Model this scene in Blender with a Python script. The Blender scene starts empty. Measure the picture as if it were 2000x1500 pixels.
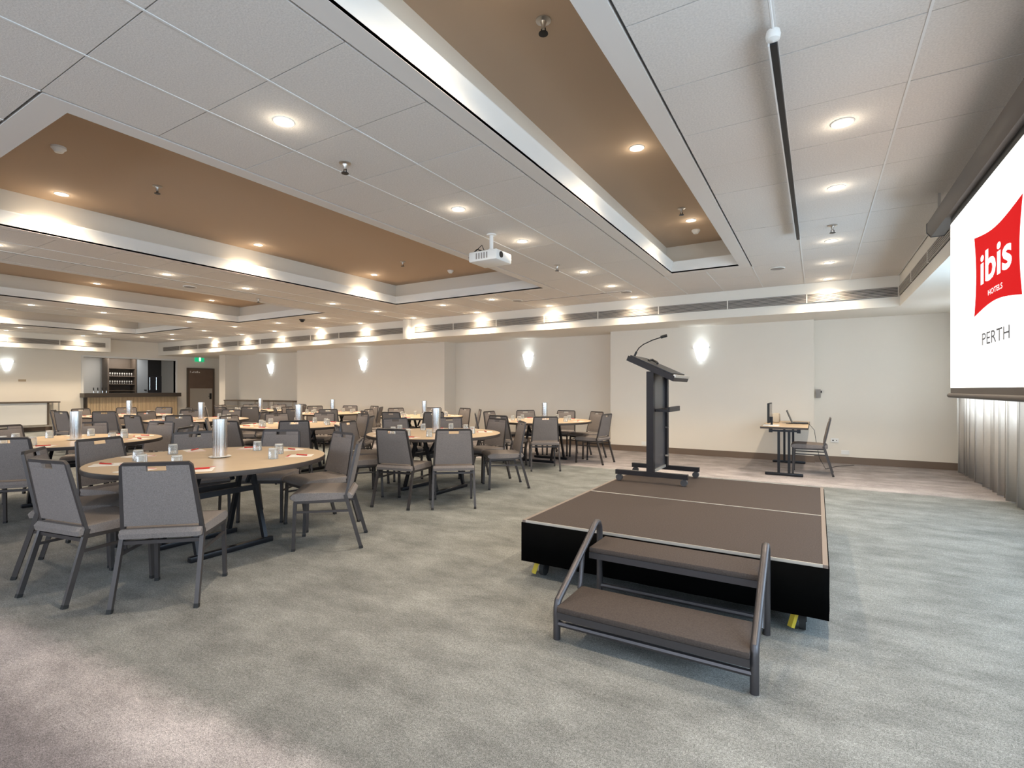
import bpy, bmesh, math, random
from mathutils import Vector, Matrix
random.seed(7)
D = bpy.data
SC = bpy.context.scene
COL = SC.collection
PI = math.pi
ORD = ['first', 'second', 'third', 'fourth', 'fifth', 'sixth', 'seventh', 'eighth', 'ninth', 'tenth']

# ------------------------------------------------------------------ camera, world, exposure
F_PX, YAW, CAM_H = 998.0, math.radians(30.85), 1.33
cam = D.cameras.new('camera'); cam.sensor_width = 36.0; cam.lens = F_PX / 2000 * 36.0
cam.shift_y = 10 / 2000; cam.clip_start = 0.05; cam.clip_end = 200
cam_o = D.objects.new('camera', cam); COL.objects.link(cam_o)
cam_o.location = (0, 0, CAM_H); cam_o.rotation_euler = (PI / 2, 0, YAW)
SC.camera = cam_o
SC.view_settings.view_transform = 'Standard'; SC.view_settings.look = 'None'
SC.view_settings.exposure = 0.5; SC.view_settings.gamma = 1.0
SC.view_settings.use_curve_mapping = False
w = D.worlds.new('sky'); SC.world = w; w.use_nodes = True
w.node_tree.nodes['Background'].inputs[0].default_value = (0.72, 0.85, 1.0, 1)
w.node_tree.nodes['Background'].inputs[1].default_value = 2.0
DAY_W, SPOT_W, LENS_E, SCONCE_E, SCREEN_E = 52.0, 92.0, 14.0, 2.4, 1.0

def area_light(name, loc, rot, sx, sy, watts, color):
    l = D.lights.new(name, 'AREA'); l.shape = 'RECTANGLE'; l.size = sx; l.size_y = sy
    l.energy = watts; l.color = color
    o = D.objects.new(name, l); COL.objects.link(o); o.location = loc; o.rotation_euler = rot
    return o
# daylight entering by the windows of the window wall (x = 2.15) and of the near wall (y = -3.5)
WIN_R = [(-2.6, -0.5), (0.1, 2.2), (2.8, 4.9), (5.5, 7.3), (7.8, 10.5)]
WIN_F = [(-19, -15), (-13.5, -9.5), (-8, -4), (-2.5, 1.5)]
for (a, b) in WIN_R:
    area_light('window_daylight', (2.13 if b < 7.5 else 2.12, (a + b) / 2, 1.7), (0, PI / 2, 0), 1.5, b - a, DAY_W * (.85 if b < 7.5 else 2.0) * (b - a) / 2.1, (0.56, 0.79, 1.0) if b < 7.5 else (.74, .87, 1.0))
for (a, b) in WIN_F:
    area_light('window_daylight', ((a + b) / 2, -3.46, 1.7), (PI / 2, 0, 0), b - a, 1.5, DAY_W * 1.0, (0.84, 0.91, 1.0))

# ------------------------------------------------------------------ materials
def mat(name, base, rough=0.6, metal=0.0, spec=0.4, noise=None, bump=None, emit=None, estr=0.0, alpha=None):
    m = D.materials.new(name); m.use_nodes = True
    nt = m.node_tree; b = nt.nodes['Principled BSDF']
    b.inputs['Base Color'].default_value = (*base, 1); b.inputs['Roughness'].default_value = rough
    b.inputs['Metallic'].default_value = metal; b.inputs['Specular IOR Level'].default_value = spec
    if emit:
        b.inputs['Emission Color'].default_value = (*emit, 1); b.inputs['Emission Strength'].default_value = estr
    if noise or bump:
        tc = nt.nodes.new('ShaderNodeTexCoord')
    if noise:   # (scale, amount, detail)
        n = nt.nodes.new('ShaderNodeTexNoise'); n.inputs['Scale'].default_value = noise[0]
        n.inputs['Detail'].default_value = noise[2] if len(noise) > 2 else 4
        nt.links.new(tc.outputs['Object'], n.inputs['Vector'])
        mr = nt.nodes.new('ShaderNodeMapRange'); mr.inputs[1].default_value = .25; mr.inputs[2].default_value = .75
        mr.inputs[3].default_value = 1 - noise[1]; mr.inputs[4].default_value = 1 + noise[1]
        nt.links.new(n.outputs['Fac'], mr.inputs[0])
        mx = nt.nodes.new('ShaderNodeMix'); mx.data_type = 'RGBA'; mx.blend_type = 'MULTIPLY'
        mx.inputs['Factor'].default_value = 1; mx.inputs['A'].default_value = (*base, 1)
        nt.links.new(mr.outputs[0], mx.inputs['B']); nt.links.new(mx.outputs['Result'], b.inputs['Base Color'])
    if bump:    # (scale, strength)
        n2 = nt.nodes.new('ShaderNodeTexNoise'); n2.inputs['Scale'].default_value = bump[0]; n2.inputs['Detail'].default_value = 3
        nt.links.new(tc.outputs['Object'], n2.inputs['Vector'])
        bp = nt.nodes.new('ShaderNodeBump'); bp.inputs['Strength'].default_value = bump[1]; bp.inputs['Distance'].default_value = .01
        nt.links.new(n2.outputs['Fac'], bp.inputs['Height']); nt.links.new(bp.outputs[0], b.inputs['Normal'])
    return m
M = {}
M['wall'] = mat('wall_paint', (.76, .705, .62), .85, noise=(1.2, .02), bump=(60, .05))
M['wall_white'] = mat('wall_white', (.74, .73, .70), .8)
M['board'] = mat('plasterboard', (.67, .63, .59), .85)
M['bulk'] = mat('bulkhead_paint', (.76, .72, .65), .8)
M['lining'] = mat('coffer_white', (.76, .74, .70), .75)
M['tan'] = mat('coffer_tan', (.47, .35, .25), .85)
M['tan_side'] = mat('coffer_side', (.72, .66, .57), .8)
M['tile'] = mat('ceiling_tile', (.65, .61, .57), .95, noise=(95, .10, 2), bump=(120, .25))
M['tbar'] = mat('ceiling_rail', (.70, .69, .67), .5)
M['void'] = mat('ceiling_void', (.05, .05, .05), .9)
M['base'] = mat('baseboard', (.16, .115, .085), .5)
M['black'] = mat('black', (.012, .012, .013), .5)
M['blackcloth'] = mat('black_cloth', (.002, .002, .002), .95, spec=.03)
M['frame'] = mat('chair_metal', (.062, .055, .054), .42, .4)
M['rubber'] = mat('rubber', (.02, .02, .02), .8)
M['fabric'] = mat('grey_fabric', (.205, .180, .168), .9, spec=.2, noise=(160, .2, 2), bump=(350, .25))
M['darkmetal'] = mat('dark_metal', (.025, .026, .03), .35, .6)
M['oak'] = mat('oak_laminate', (.52, .39, .255), .42, spec=.3, noise=(6, .05, 6))
M['edge'] = mat('table_edge', (.045, .035, .03), .5)
M['chrome'] = mat('chrome', (.82, .81, .80), .16, 1.0)
M['steel'] = mat('brushed_steel', (.55, .52, .48), .35, .9)
M['red'] = mat('red_plastic', (.55, .03, .02), .4)
M['paper'] = mat('paper', (.80, .76, .70), .8)
M['white'] = mat('white_plastic', (.78, .77, .74), .45)
M['ceramic'] = mat('white_ceramic', (.82, .80, .76), .25)
M['brown'] = mat('brown_card', (.25, .11, .07), .6)
M['stage'] = mat('stage_carpet', (.066, .053, .047), .95, spec=.1, noise=(130, .18, 2), bump=(300, .25))
M['alu'] = mat('aluminium', (.62, .58, .52), .4, .8)
M['stagetrim'] = mat('stage_edge', (.20, .16, .135), .5, .3)
M['stepmetal'] = mat('step_metal', (.085, .08, .085), .38, .7)
M['yellow'] = mat('yellow_plastic', (.62, .47, .05), .45)
M['lectern'] = mat('lectern_metal', (.013, .010, .011), .42, .2)
M['castor'] = mat('castor_grey', (.06, .06, .065), .3, .2)
M['lectpanel'] = mat('lectern_panel', (.09, .083, .085), .3, .4)
M['screencase'] = mat('screen_case', (.10, .085, .075), .5, .3)
M['screen'] = mat('lit_screen', (.8, .8, .8), .6, emit=(1, 1, 1), estr=SCREEN_E)
M['logo_red'] = mat('logo_red', (.10, .003, .003), .9, spec=.05, emit=(.46, .006, .008), estr=1.0)
M['logo_grey'] = mat('logo_grey', (.03, .03, .03), .9, spec=.05, emit=(.07, .07, .07), estr=1.0)
M['lens'] = mat('lamp_lens', (.9, .9, .9), .5, emit=(1.0, .93, .80), estr=LENS_E)
M['sconce'] = mat('sconce_glass', (.9, .9, .9), .4, emit=(.80, .92, 1.0), estr=SCONCE_E)
M['bartop'] = mat('bar_top', (.045, .036, .03), .3)
M['slat'] = mat('pine_slat', (.60, .45, .28), .5)
M['cabinet'] = mat('dark_cabinet', (.10, .078, .06), .5)
M['bluegrey'] = mat('blue_grey_panel', (.30, .33, .36), .4)
M['doorbrown'] = mat('door_brown', (.16, .105, .075), .5, noise=(5, .08))
M['green'] = mat('exit_green', (.01, .25, .10), .4, emit=(.01, .34, .14), estr=.9)
M['exitwhite'] = mat('exit_white', (.8, .9, .85), .4, emit=(.7, 1, .85), estr=1.0)
M['speaker'] = mat('speaker_grille', (.30, .27, .25), .7)
M['vent'] = mat('vent_slat', (.36, .325, .29), .5, .2)
M['ventdark'] = mat('vent_dark', (.03, .028, .027), .8)
M['screenface'] = mat('dark_screen', (.02, .02, .025), .15)
M['ashplate'] = mat('wall_plate', (.45, .36, .25), .4, .5)
M['beige'] = mat('beige_plastic', (.55, .48, .38), .5)

def glassy(name, tint, refl=.25):
    m = D.materials.new(name); m.use_nodes = True; nt = m.node_tree
    nt.nodes.remove(nt.nodes['Principled BSDF']); out = nt.nodes['Material Output']
    t = nt.nodes.new('ShaderNodeBsdfTransparent'); t.inputs[0].default_value = (*tint, 1)
    g = nt.nodes.new('ShaderNodeBsdfGlossy'); g.inputs['Roughness'].default_value = .05
    lw = nt.nodes.new('ShaderNodeLayerWeight'); lw.inputs[0].default_value = refl
    mx = nt.nodes.new('ShaderNodeMixShader')
    nt.links.new(lw.outputs['Facing'], mx.inputs[0]); nt.links.new(t.outputs[0], mx.inputs[1]); nt.links.new(g.outputs[0], mx.inputs[2])
    nt.links.new(mx.outputs[0], out.inputs[0]); return m
def tumbler_mat():
    m = glassy('clear_glass', (.94, .96, .96), .30); nt = m.node_tree; out = nt.nodes['Material Output']; first = out.inputs[0].links[0].from_node
    d = nt.nodes.new('ShaderNodeBsdfTranslucent'); d.inputs[0].default_value = (.9, .9, .9, 1); d2 = nt.nodes.new('ShaderNodeBsdfDiffuse'); d2.inputs[0].default_value = (.85, .85, .85, 1)
    a = nt.nodes.new('ShaderNodeMixShader'); a.inputs[0].default_value = .5; nt.links.new(d.outputs[0], a.inputs[1]); nt.links.new(d2.outputs[0], a.inputs[2])
    x = nt.nodes.new('ShaderNodeMixShader'); x.inputs[0].default_value = .16; nt.links.new(first.outputs[0], x.inputs[1]); nt.links.new(a.outputs[0], x.inputs[2]); nt.links.new(x.outputs[0], out.inputs[0]); return m
M['glass'] = tumbler_mat()
M['pane'] = glassy('window_pane', (.95, .97, 1.0), .1)

def curtain_mat():
    m = mat('curtain_cloth', (.66, .62, .57), .9, noise=(40, .04)); nt = m.node_tree
    tr = nt.nodes.new('ShaderNodeBsdfTranslucent'); tr.inputs[0].default_value = (.72, .70, .67, 1)
    mx = nt.nodes.new('ShaderNodeMixShader'); mx.inputs[0].default_value = .42
    nt.links.new(nt.nodes['Principled BSDF'].outputs[0], mx.inputs[1]); nt.links.new(tr.outputs[0], mx.inputs[2])
    nt.links.new(mx.outputs[0], nt.nodes['Material Output'].inputs[0]); return m
M['curtain'] = curtain_mat()

def carpet_mat():
    m = D.materials.new('carpet'); m.use_nodes = True; nt = m.node_tree; N = nt.nodes; L = nt.links
    b = N['Principled BSDF']; b.inputs['Roughness'].default_value = .97; b.inputs['Specular IOR Level'].default_value = .1
    tc = N.new('ShaderNodeTexCoord'); sep = N.new('ShaderNodeSeparateXYZ'); L.new(tc.outputs['Object'], sep.inputs[0])
    wob = N.new('ShaderNodeTexNoise'); wob.inputs['Scale'].default_value = 6; wob.inputs['Detail'].default_value = 8
    wob.inputs['Roughness'].default_value = .72
    L.new(tc.outputs['Object'], wob.inputs['Vector'])
    ad = N.new('ShaderNodeMath'); ad.operation = 'MULTIPLY_ADD'; ad.inputs[1].default_value = .24
    L.new(wob.outputs['Fac'], ad.inputs[0]); L.new(sep.outputs['Y'], ad.inputs[2])      # y + .55 * noise
    ad2 = N.new('ShaderNodeMath'); ad2.operation = 'ADD'; ad2.inputs[1].default_value = -.12; L.new(ad.outputs[0], ad2.inputs[0])
    lt = N.new('ShaderNodeMath'); lt.operation = 'LESS_THAN'; lt.inputs[1].default_value = 3.0; L.new(sep.outputs['Y'], lt.inputs[0])
    sk = N.new('ShaderNodeMath'); sk.operation = 'MULTIPLY_ADD'; sk.inputs[1].default_value = -.07; sk.inputs[2].default_value = -.175; L.new(sep.outputs['X'], sk.inputs[0])
    sk2 = N.new('ShaderNodeMath'); sk2.operation = 'MULTIPLY'; L.new(sk.outputs[0], sk2.inputs[0]); L.new(lt.outputs[0], sk2.inputs[1])
    ad3 = N.new('ShaderNodeMath'); ad3.operation = 'ADD'; L.new(ad2.outputs[0], ad3.inputs[0]); L.new(sk2.outputs[0], ad3.inputs[1])
    mp = N.new('ShaderNodeMapRange'); mp.inputs[1].default_value = -2; mp.inputs[2].default_value = 12
    # inside field (y 1.2 .. 8.2) is green-grey, pale woven line on each side, pinkish grey border beyond
    L.new(ad3.outputs[0], mp.inputs[0])
    cr = N.new('ShaderNodeValToRGB'); L.new(mp.outputs[0], cr.inputs[0])
    def pos(y): return (y + 2) / 14
    stops = [(-2, (.225, .196, .192)), (.76, (.240, .208, .203)), (.92, (.40, .354, .338)), (1.06, (.40, .354, .338)), (1.2, (.212, .207, .192)),
             (4.5, (.200, .209, .203)), (8.12, (.215, .224, .217)), (8.2, (.415, .380, .378)), (8.6, (.350, .316, .313)), (9.8, (.25, .224, .219))]
    e = cr.color_ramp.elements
    e[0].position = pos(stops[0][0]); e[0].color = (*stops[0][1], 1); e[1].position = pos(stops[-1][0]); e[1].color = (*stops[-1][1], 1)
    for y, c in stops[1:-1]:
        q = e.new(pos(y)); q.color = (*c, 1)
    def noise(scale, detail, rough=.6, stretch=None):
        n = N.new('ShaderNodeTexNoise'); n.inputs['Scale'].default_value = scale; n.inputs['Detail'].default_value = detail
        n.inputs['Roughness'].default_value = rough
        if stretch:
            mpn = N.new('ShaderNodeMapping'); mpn.inputs['Scale'].default_value = stretch
            L.new(tc.outputs['Object'], mpn.inputs[0]); L.new(mpn.outputs[0], n.inputs['Vector'])
        else: L.new(tc.outputs['Object'], n.inputs['Vector'])
        return n
    n1 = noise(2.0, 9, .72, (1, 1.7, 1)); n2 = noise(230, 2, .6); n3 = noise(80, 2, .5)
    def rng(n, lo, hi, a=.3, bb=.7):
        r = N.new('ShaderNodeMapRange'); r.inputs[1].default_value = a; r.inputs[2].default_value = bb
        r.inputs[3].default_value = lo; r.inputs[4].default_value = hi; L.new(n.outputs['Fac'], r.inputs[0]); return r
    v = N.new('ShaderNodeMath'); v.operation = 'MULTIPLY'; L.new(rng(n1, .62, 1.34).outputs[0], v.inputs[0]); L.new(rng(n2, .50, 1.52).outputs[0], v.inputs[1])
    v2 = N.new('ShaderNodeMath'); v2.operation = 'MULTIPLY'; L.new(v.outputs[0], v2.inputs[0]); L.new(rng(n3, .80, 1.20).outputs[0], v2.inputs[1])
    mx = N.new('ShaderNodeMix'); mx.data_type = 'RGBA'; mx.blend_type = 'MULTIPLY'; mx.inputs['Factor'].default_value = 1
    L.new(cr.outputs[0], mx.inputs['A']); L.new(v2.outputs[0], mx.inputs['B']); L.new(mx.outputs['Result'], b.inputs['Base Color'])
    bp = N.new('ShaderNodeBump'); bp.inputs['Strength'].default_value = .5; bp.inputs['Distance'].default_value = .008
    L.new(n2.outputs['Fac'], bp.inputs['Height']); L.new(bp.outputs[0], b.inputs['Normal'])
    return m
M['carpet'] = carpet_mat()

# ------------------------------------------------------------------ mesh helpers
class MB:
    def __init__(s): s.v = []; s.f = []; s.mi = []; s.sm = []
    def add(s, vs, fs, mi=0, smooth=False):
        o = len(s.v); s.v += [tuple(p) for p in vs]
        for f in fs: s.f.append([i + o for i in f]); s.mi.append(mi); s.sm.append(smooth)
        return s
    def box(s, x0, x1, y0, y1, z0, z1, mi=0, bev=0.0):
        if bev <= 0:
            vs = [(x, y, z) for z in (z0, z1) for y in (y0, y1) for x in (x0, x1)]
            return s.add(vs, [(0, 2, 3, 1), (4, 5, 7, 6), (0, 1, 5, 4), (2, 6, 7, 3), (0, 4, 6, 2), (1, 3, 7, 5)], mi)
        bm = bmesh.new(); bmesh.ops.create_cube(bm, size=1)
        for v in bm.verts:
            v.co = Vector(((x0 + x1) / 2 + v.co.x * (x1 - x0), (y0 + y1) / 2 + v.co.y * (y1 - y0), (z0 + z1) / 2 + v.co.z * (z1 - z0)))
        bmesh.ops.bevel(bm, geom=bm.edges[:], offset=bev, segments=2, affect='EDGES', profile=.5)
        bm.verts.index_update(); vs = [v.co[:] for v in bm.verts]; fs = [[v.index for v in f.verts] for f in bm.faces]; bm.free()
        return s.add(vs, fs, mi, True)
    def sweep(s, pts, prof, mi=0, smooth=True, up=(0, 0, 1), closed=False):
        """sweep a 2-D profile along a polyline; profile x -> side, y -> up"""
        P = [Vector(p) for p in pts]; n = len(P); k = len(prof); rings = []
        for i in range(n):
            a = P[(i - 1) % n] if (closed or i > 0) else None; c = P[(i + 1) % n] if (closed or i < n - 1) else None
            t = ((P[i] - a).normalized() if a is not None else Vector()) + ((c - P[i]).normalized() if c is not None else Vector())
            t = t.normalized(); u = Vector(up)
            if abs(t.dot(u)) > .98: u = Vector((1, 0, 0)) if abs(t.x) < .9 else Vector((0, 1, 0))
            side = t.cross(u).normalized(); uu = side.cross(t).normalized()
            rings.append([P[i] + side * p[0] + uu * p[1] for p in prof])
        vs = [p for r in rings for p in r]; fs = []
        for i in range(n if closed else n - 1):
            j = (i + 1) % n
            for q in range(k):
                r = (q + 1) % k; fs.append((i * k + q, i * k + r, j * k + r, j * k + q))
        if not closed: fs += [list(range(k))[::-1], [(n - 1) * k + q for q in range(k)]]
        return s.add(vs, fs, mi, smooth)
    def tube(s, pts, r, n=8, mi=0, up=(0, 0, 1), closed=False):
        return s.sweep(pts, [(r * math.cos(2 * PI * i / n), r * math.sin(2 * PI * i / n)) for i in range(n)], mi, True, up, closed)
    def bar(s, pts, w, h, mi=0, up=(0, 0, 1), closed=False):
        return s.sweep(pts, [(-w / 2, -h / 2), (w / 2, -h / 2), (w / 2, h / 2), (-w / 2, h / 2)], mi, False, up, closed)
    def lathe(s, prof, n=20, c=(0, 0, 0), mi=0, smooth=True, a0=0.0, a1=2 * PI, cap=True):
        full = abs(a1 - a0 - 2 * PI) < 1e-6; m = n if full else n + 1; k = len(prof); vs = []; fs = []
        for i in range(m):
            a = a0 + (a1 - a0) * i / n
            for (r, z) in prof: vs.append((c[0] + r * math.cos(a), c[1] + r * math.sin(a), c[2] + z))
        for i in range(n):
            j = (i + 1) % m
            for q in range(k - 1): fs.append((i * k + q, j * k + q, j * k + q + 1, i * k + q + 1))
        if full and cap:
            if prof[0][0] > 1e-5: fs.append([i * k for i in range(m)][::-1])
            if prof[-1][0] > 1e-5: fs.append([i * k + k - 1 for i in range(m)])
        return s.add(vs, fs, mi, smooth)
    def prism(s, poly, z0, z1, mi=0, fn=None):
        fn = fn or (lambda a, b, z: (a, b, z)); n = len(poly)
        vs = [fn(p[0], p[1], z0) for p in poly] + [fn(p[0], p[1], z1) for p in poly]
        fs = [list(range(n))[::-1], list(range(n, 2 * n))] + [(i, (i + 1) % n, n + (i + 1) % n, n + i) for i in range(n)]
        return s.add(vs, fs, mi)
    def mesh(s, name, mats):
        me = D.meshes.new(name); me.from_pydata(s.v, [], s.f)
        for m in (mats if isinstance(mats, (list, tuple)) else [mats]): me.materials.append(M[m])
        me.polygons.foreach_set('material_index', s.mi); me.polygons.foreach_set('use_smooth', s.sm)
        bm = bmesh.new(); bm.from_mesh(me); bmesh.ops.remove_doubles(bm, verts=bm.verts, dist=1e-5)
        bmesh.ops.recalc_face_normals(bm, faces=bm.faces); bm.to_mesh(me); bm.free()
        me.set_sharp_from_angle(angle=math.radians(38)); me.update(); return me
    def build(s, name, mats, parent=None):
        return link(name, s.mesh(name, mats), parent)
def link(name, me, parent=None):
    o = D.objects.new(name, me); COL.objects.link(o)
    if parent is not None: o.parent = parent
    return o
def tag(o, label, cat, group=None):
    o['label'] = label; o['category'] = cat
    if group: o['group'] = group
    return o
def struct(o, label=None):
    o['kind'] = 'structure'
    if label: o['label'] = label
    return o
def thing(name, label, cat, loc=(0, 0, 0), rz=0.0, group=None):
    o = D.objects.new(name, None); COL.objects.link(o); o.location = loc; o.rotation_euler = (0, 0, rz); o.empty_display_size = .1
    return tag(o, label, cat, group)
KIDS = {}
def copy_tree(o, parent=None):
    c = o.copy(); COL.objects.link(c)
    if parent is not None: c.parent = parent
    for ch in KIDS.get(o.name, []): copy_tree(ch, c)
    return c
def register(o):                      # remember the parts of a prototype for copy_tree
    KIDS[o.name] = list(o.children)
    for ch in o.children: register(ch)
def place(proto, used, loc, rz, label, group=None):
    o = proto if not used else copy_tree(proto)
    used.append(1); o.location = loc; o.rotation_euler = (0, 0, rz); o['label'] = label
    if group: o['group'] = group
    return o

# ------------------------------------------------------------------ the room
ZC, YB, ZS, XB = 3.06, 9.68, 2.59, 1.076      # tile ceiling, bulkhead face, bulkhead soffit, window-side bulkhead face
XL, XR, YN, YF = -21.3, 2.15, -3.5, 12.3
fl = MB(); fl.add([(XL - 2.2, YN, 0), (XR, YN, 0), (XR, YF, 0), (XL - 2.2, YF, 0)], [(0, 1, 2, 3)])
struct(fl.build('floor', 'carpet'), 'mottled green-grey carpet with pinkish borders')
# sconce wall: projecting panels and shallow recesses, as a plan outline
front = [(XL, 11.97), (-19.13, 11.97), (-19.13, 10.75), (-18.73, 10.75), (-18.73, 11.25), (-14.62, 11.25), (-14.62, 10.75), (-8.516, 10.75),
         (-8.516, 11.25), (-3.9, 11.25), (-3.9, 10.75), (-.05, 10.75), (-.05, 10.9), (XR, 10.9)]
wb = struct(MB().prism(front + [(XR, YF), (XL, YF)], 0, ZS).build('wall_back', 'wall'))
bb = MB()
for (a, b) in zip(front[:-1], front[1:]):
    if abs(a[1] - b[1]) < 1e-6: bb.box(a[0], b[0], a[1] - .014, a[1], 0, .12)
    else:
        sx = .014 if b[1] > a[1] else -.014
        bb.box(min(a[0], a[0] + sx), max(a[0], a[0] + sx), min(a[1], b[1]) - .014, max(a[1], b[1]), 0, .12)
struct(bb.build('baseboard_back', 'base'))
# window wall with openings
def holed_wall(name, horiz, at, thick, lo, hi, holes, z0, z1, zt):
    m = MB()
    def bx(a, b, za, zb):
        if horiz: m.box(a, b, min(at, at + thick), max(at, at + thick), za, zb)
        else: m.box(min(at, at + thick), max(at, at + thick), a, b, za, zb)
    bx(lo, hi, 0, z0); bx(lo, hi, z1, zt); edges = [lo] + [q for h in holes for q in h] + [hi]
    for i in range(0, len(edges), 2): bx(edges[i], edges[i + 1], z0, z1)
    return struct(m.build(name, 'wall'))
holed_wall('wall_right', False, XR, .2, YN, YF, WIN_R, .9, 2.5, 3.3)
holed_wall('wall_front', True, YN, -.2, XL, XR, WIN_F, .9, 2.5, 3.3)
nwin = 0
for (a, b) in WIN_R + WIN_F:
    nwin += 1; r = (a, b) in WIN_R; fr = MB(); pn = MB()
    def q(u0, u1, d0, d1, z0, z1, m):
        if r: m.box(XR + d0, XR + d1, u0, u1, z0, z1)
        else: m.box(u0, u1, YN - d1, YN - d0, z0, z1)
    for z0, z1 in ((.9, .95), (2.45, 2.5)): q(a, b, .03, .09, z0, z1, fr)
    for u in (a, (a + b) / 2 - .025, b - .05): q(u, u + .05, .03, .09, .95, 2.45, fr)
    wo = struct(fr.build('window_%d' % nwin, 'white')); q(a + .05, b - .05, .055, .061, .95, 2.45, pn); pn.build('window_pane', 'pane', wo)
# bar-end wall with the bar opening
bo0, bo1 = 7.40, 10.29
wl = MB()
wl.box(XL - .15, XL, YN, bo0, 0, 3.3); wl.box(XL - .15, XL, bo1, YF, 0, 3.3); wl.box(XL - .15, XL, bo0, bo1, 2.42, 3.3)
struct(wl.build('wall_left', 'wall'))
bi = MB(); bi.box(-23.4, -23.3, 6.6, 11.6, 0, 2.7); bi.box(-23.3, XL - .15, 6.5, 6.6, 0, 2.7); bi.box(-23.3, XL - .15, 11.5, 11.6, 0, 2.7)
bi.box(-23.4, XL - .15, 6.5, 11.6, 2.6, 2.7); struct(bi.build('wall_bar_interior', 'wall_white'))
fr = MB()
for y0, y1, z0, z1 in ((bo0 - .06, bo0, 1.19, 2.48), (bo1, bo1 + .06, 1.19, 2.48), (bo0, bo1, 2.42, 2.48)): fr.box(XL - .15, XL + .02, y0, y1, z0, z1)
struct(fr.build('trim_1', 'wall_white'), 'white frame around the bar opening')
bl = MB(); bl.box(XL, XL + .014, YN, bo0 - .1, 0, .12); bl.box(XL, XL + .014, bo1 + .05, 10.66, 0, .12); struct(bl.build('baseboard_left', 'base'))
# door beside the bar
dr = struct(MB().box(XL, XL + .045, 10.74, 11.70, 0, 2.12).build('door_1', 'doorbrown'), 'brown door with a steel lower plate')
fr = MB()
for y0, y1, z0, z1 in ((10.69, 10.74, 0, 2.17), (11.70, 11.75, 0, 2.17), (10.74, 11.70, 2.12, 2.17)): fr.box(XL, XL + .06, y0, y1, z0, z1)
fr.build('door_frame', 'cabinet', dr)
MB().box(XL + .045, XL + .05, 10.80, 11.66, .06, 1.36).build('kick_plate', 'steel', dr)
hd = MB(); hd.box(XL + .05, XL + .06, 11.55, 11.63, .92, 1.16); hd.tube([(XL + .06, 11.59, 1.04), (XL + .10, 11.59, 1.04), (XL + .10, 11.48, 1.04)], .01); hd.build('door_handle', 'black', dr)
st = MB()
for i, (wd, hg) in enumerate(((.02, .07), (.05, .03), (.03, .06), (.05, .05), (.04, .07), (.05, .04))): st.box(XL + .045, XL + .047, 10.80 + i * .065, 10.80 + i * .065 + wd, 1.98, 1.98 + hg)
st.build('door_lettering', 'paper', dr)

# bulkheads with long air grilles
def grille(name, label, horiz, at, a, b, side, seg=1.22):
    """dark slot with fine louvres on a bulkhead face; horiz -> runs along x"""
    t = thing(name, label, 'air vent', ((a + b) / 2, at, 2.8) if horiz else (at, (a + b) / 2, 2.8))
    L0, L1 = a - (a + b) / 2, b - (a + b) / 2
    def bx(m, u0, u1, d0, d1, z0, z1):
        d0, d1 = sorted((d0 * side, d1 * side))
        (m.box(u0, u1, d0, d1, z0, z1) if horiz else m.box(d0, d1, u0, u1, z0, z1))
    m = MB(); bx(m, L0, L1, 0, .004, -.06, .085); m.build('slot_back', 'ventdark', t)
    for i in range(6):
        m = MB(); z = -.054 + i * .0235; bx(m, L0, L1, .004, .02, z, z + .014); m.build('louvre', 'vent', t)
    n = max(1, round((b - a) / seg))
    for i in range(n + 1):
        m = MB(); u = L0 + (L1 - L0) * i / n; bx(m, max(L0, u - .008), min(L1, u + .008), .004, .023, -.06, .085); m.build('divider', 'bulk', t)
    return t
bk = MB(); bk.box(-8.72, XB, YB, YF, ZS, 3.3); bk.box(XB, XR, YN, YF, ZS, 3.3); struct(bk.build('trim_2', 'bulk'), 'bulkhead over the sconce wall and window wall')
bk = MB(); bk.box(XL, -8.9, YB, YF, ZS, 3.3); struct(bk.build('trim_3', 'bulk'), 'bulkhead over the sconce wall towards the bar')
bk = MB(); bk.box(-8.9, -8.72, YB - .12, YF, ZS - .02, 3.3, bev=.02); struct(bk.build('trim_4', 'bulk'), 'partition-track nib between the bulkheads')
bk = MB(); bk.box(XL, -20.7, YN, 7.95, ZS, 3.3); struct(bk.build('trim_5', 'bulk'), 'bulkhead beside the bar')
grille('air_vent', 'long louvred air vent over the sconce wall, running from stage side to partition nib', True, YB, -8.6, 1.06, -1)
grille('air_vent', 'long louvred air vent over the sconce wall, between partition nib and bar', True, YB, -20.9, -8.95, -1)
grille('air_vent', 'long louvred air vent on the window-side bulkhead behind the screen', False, XB, -3.2, 9.62, -1)
grille('air_vent', 'long louvred air vent on the bulkhead next to the bar', False, -20.7, -3.2, 7.80, 1)

# ceiling: tile grid, rails, coffers
GX0, GDX, GY0, GDY = .4435, .6164, 1.142, .6175
def gx(k): return GX0 - GDX * k
def gy(j): return GY0 + GDY * j
COF = [(gx(4), gx(2)), (gx(13), gx(7)), (gx(22), gx(16)), (gx(31), gx(25))]
CY0, CY1, BRD = gy(0), gy(11), .155
cl = MB()
xs = sorted([XL] + [q for c in COF for q in c] + [XB])
for i in range(len(xs) - 1):
    isc = any(abs(xs[i] - c[0]) < 1e-6 for c in COF)
    for (a, b) in ([(YN, CY0), (CY1, YB)] if isc else [(YN, YB)]): cl.box(xs[i], xs[i + 1], a, b, ZC + .016, ZC + .03)
cl.box(XL - .2, XR + .2, YN - .2, YF, 3.62, 3.7)
ceil = struct(cl.build('ceiling', 'void'), 'suspended tile ceiling with recessed coffers')
from functools import lru_cache
tile_mesh = {}
def tile(wd, dp):
    k = (round(wd, 3), round(dp, 3))
    if k not in tile_mesh: tile_mesh[k] = MB().box(-wd / 2, wd / 2, -dp / 2, dp / 2, 0, .014).mesh('ceiling_tile', 'tile')
    return tile_mesh[k]
cells = []
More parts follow.
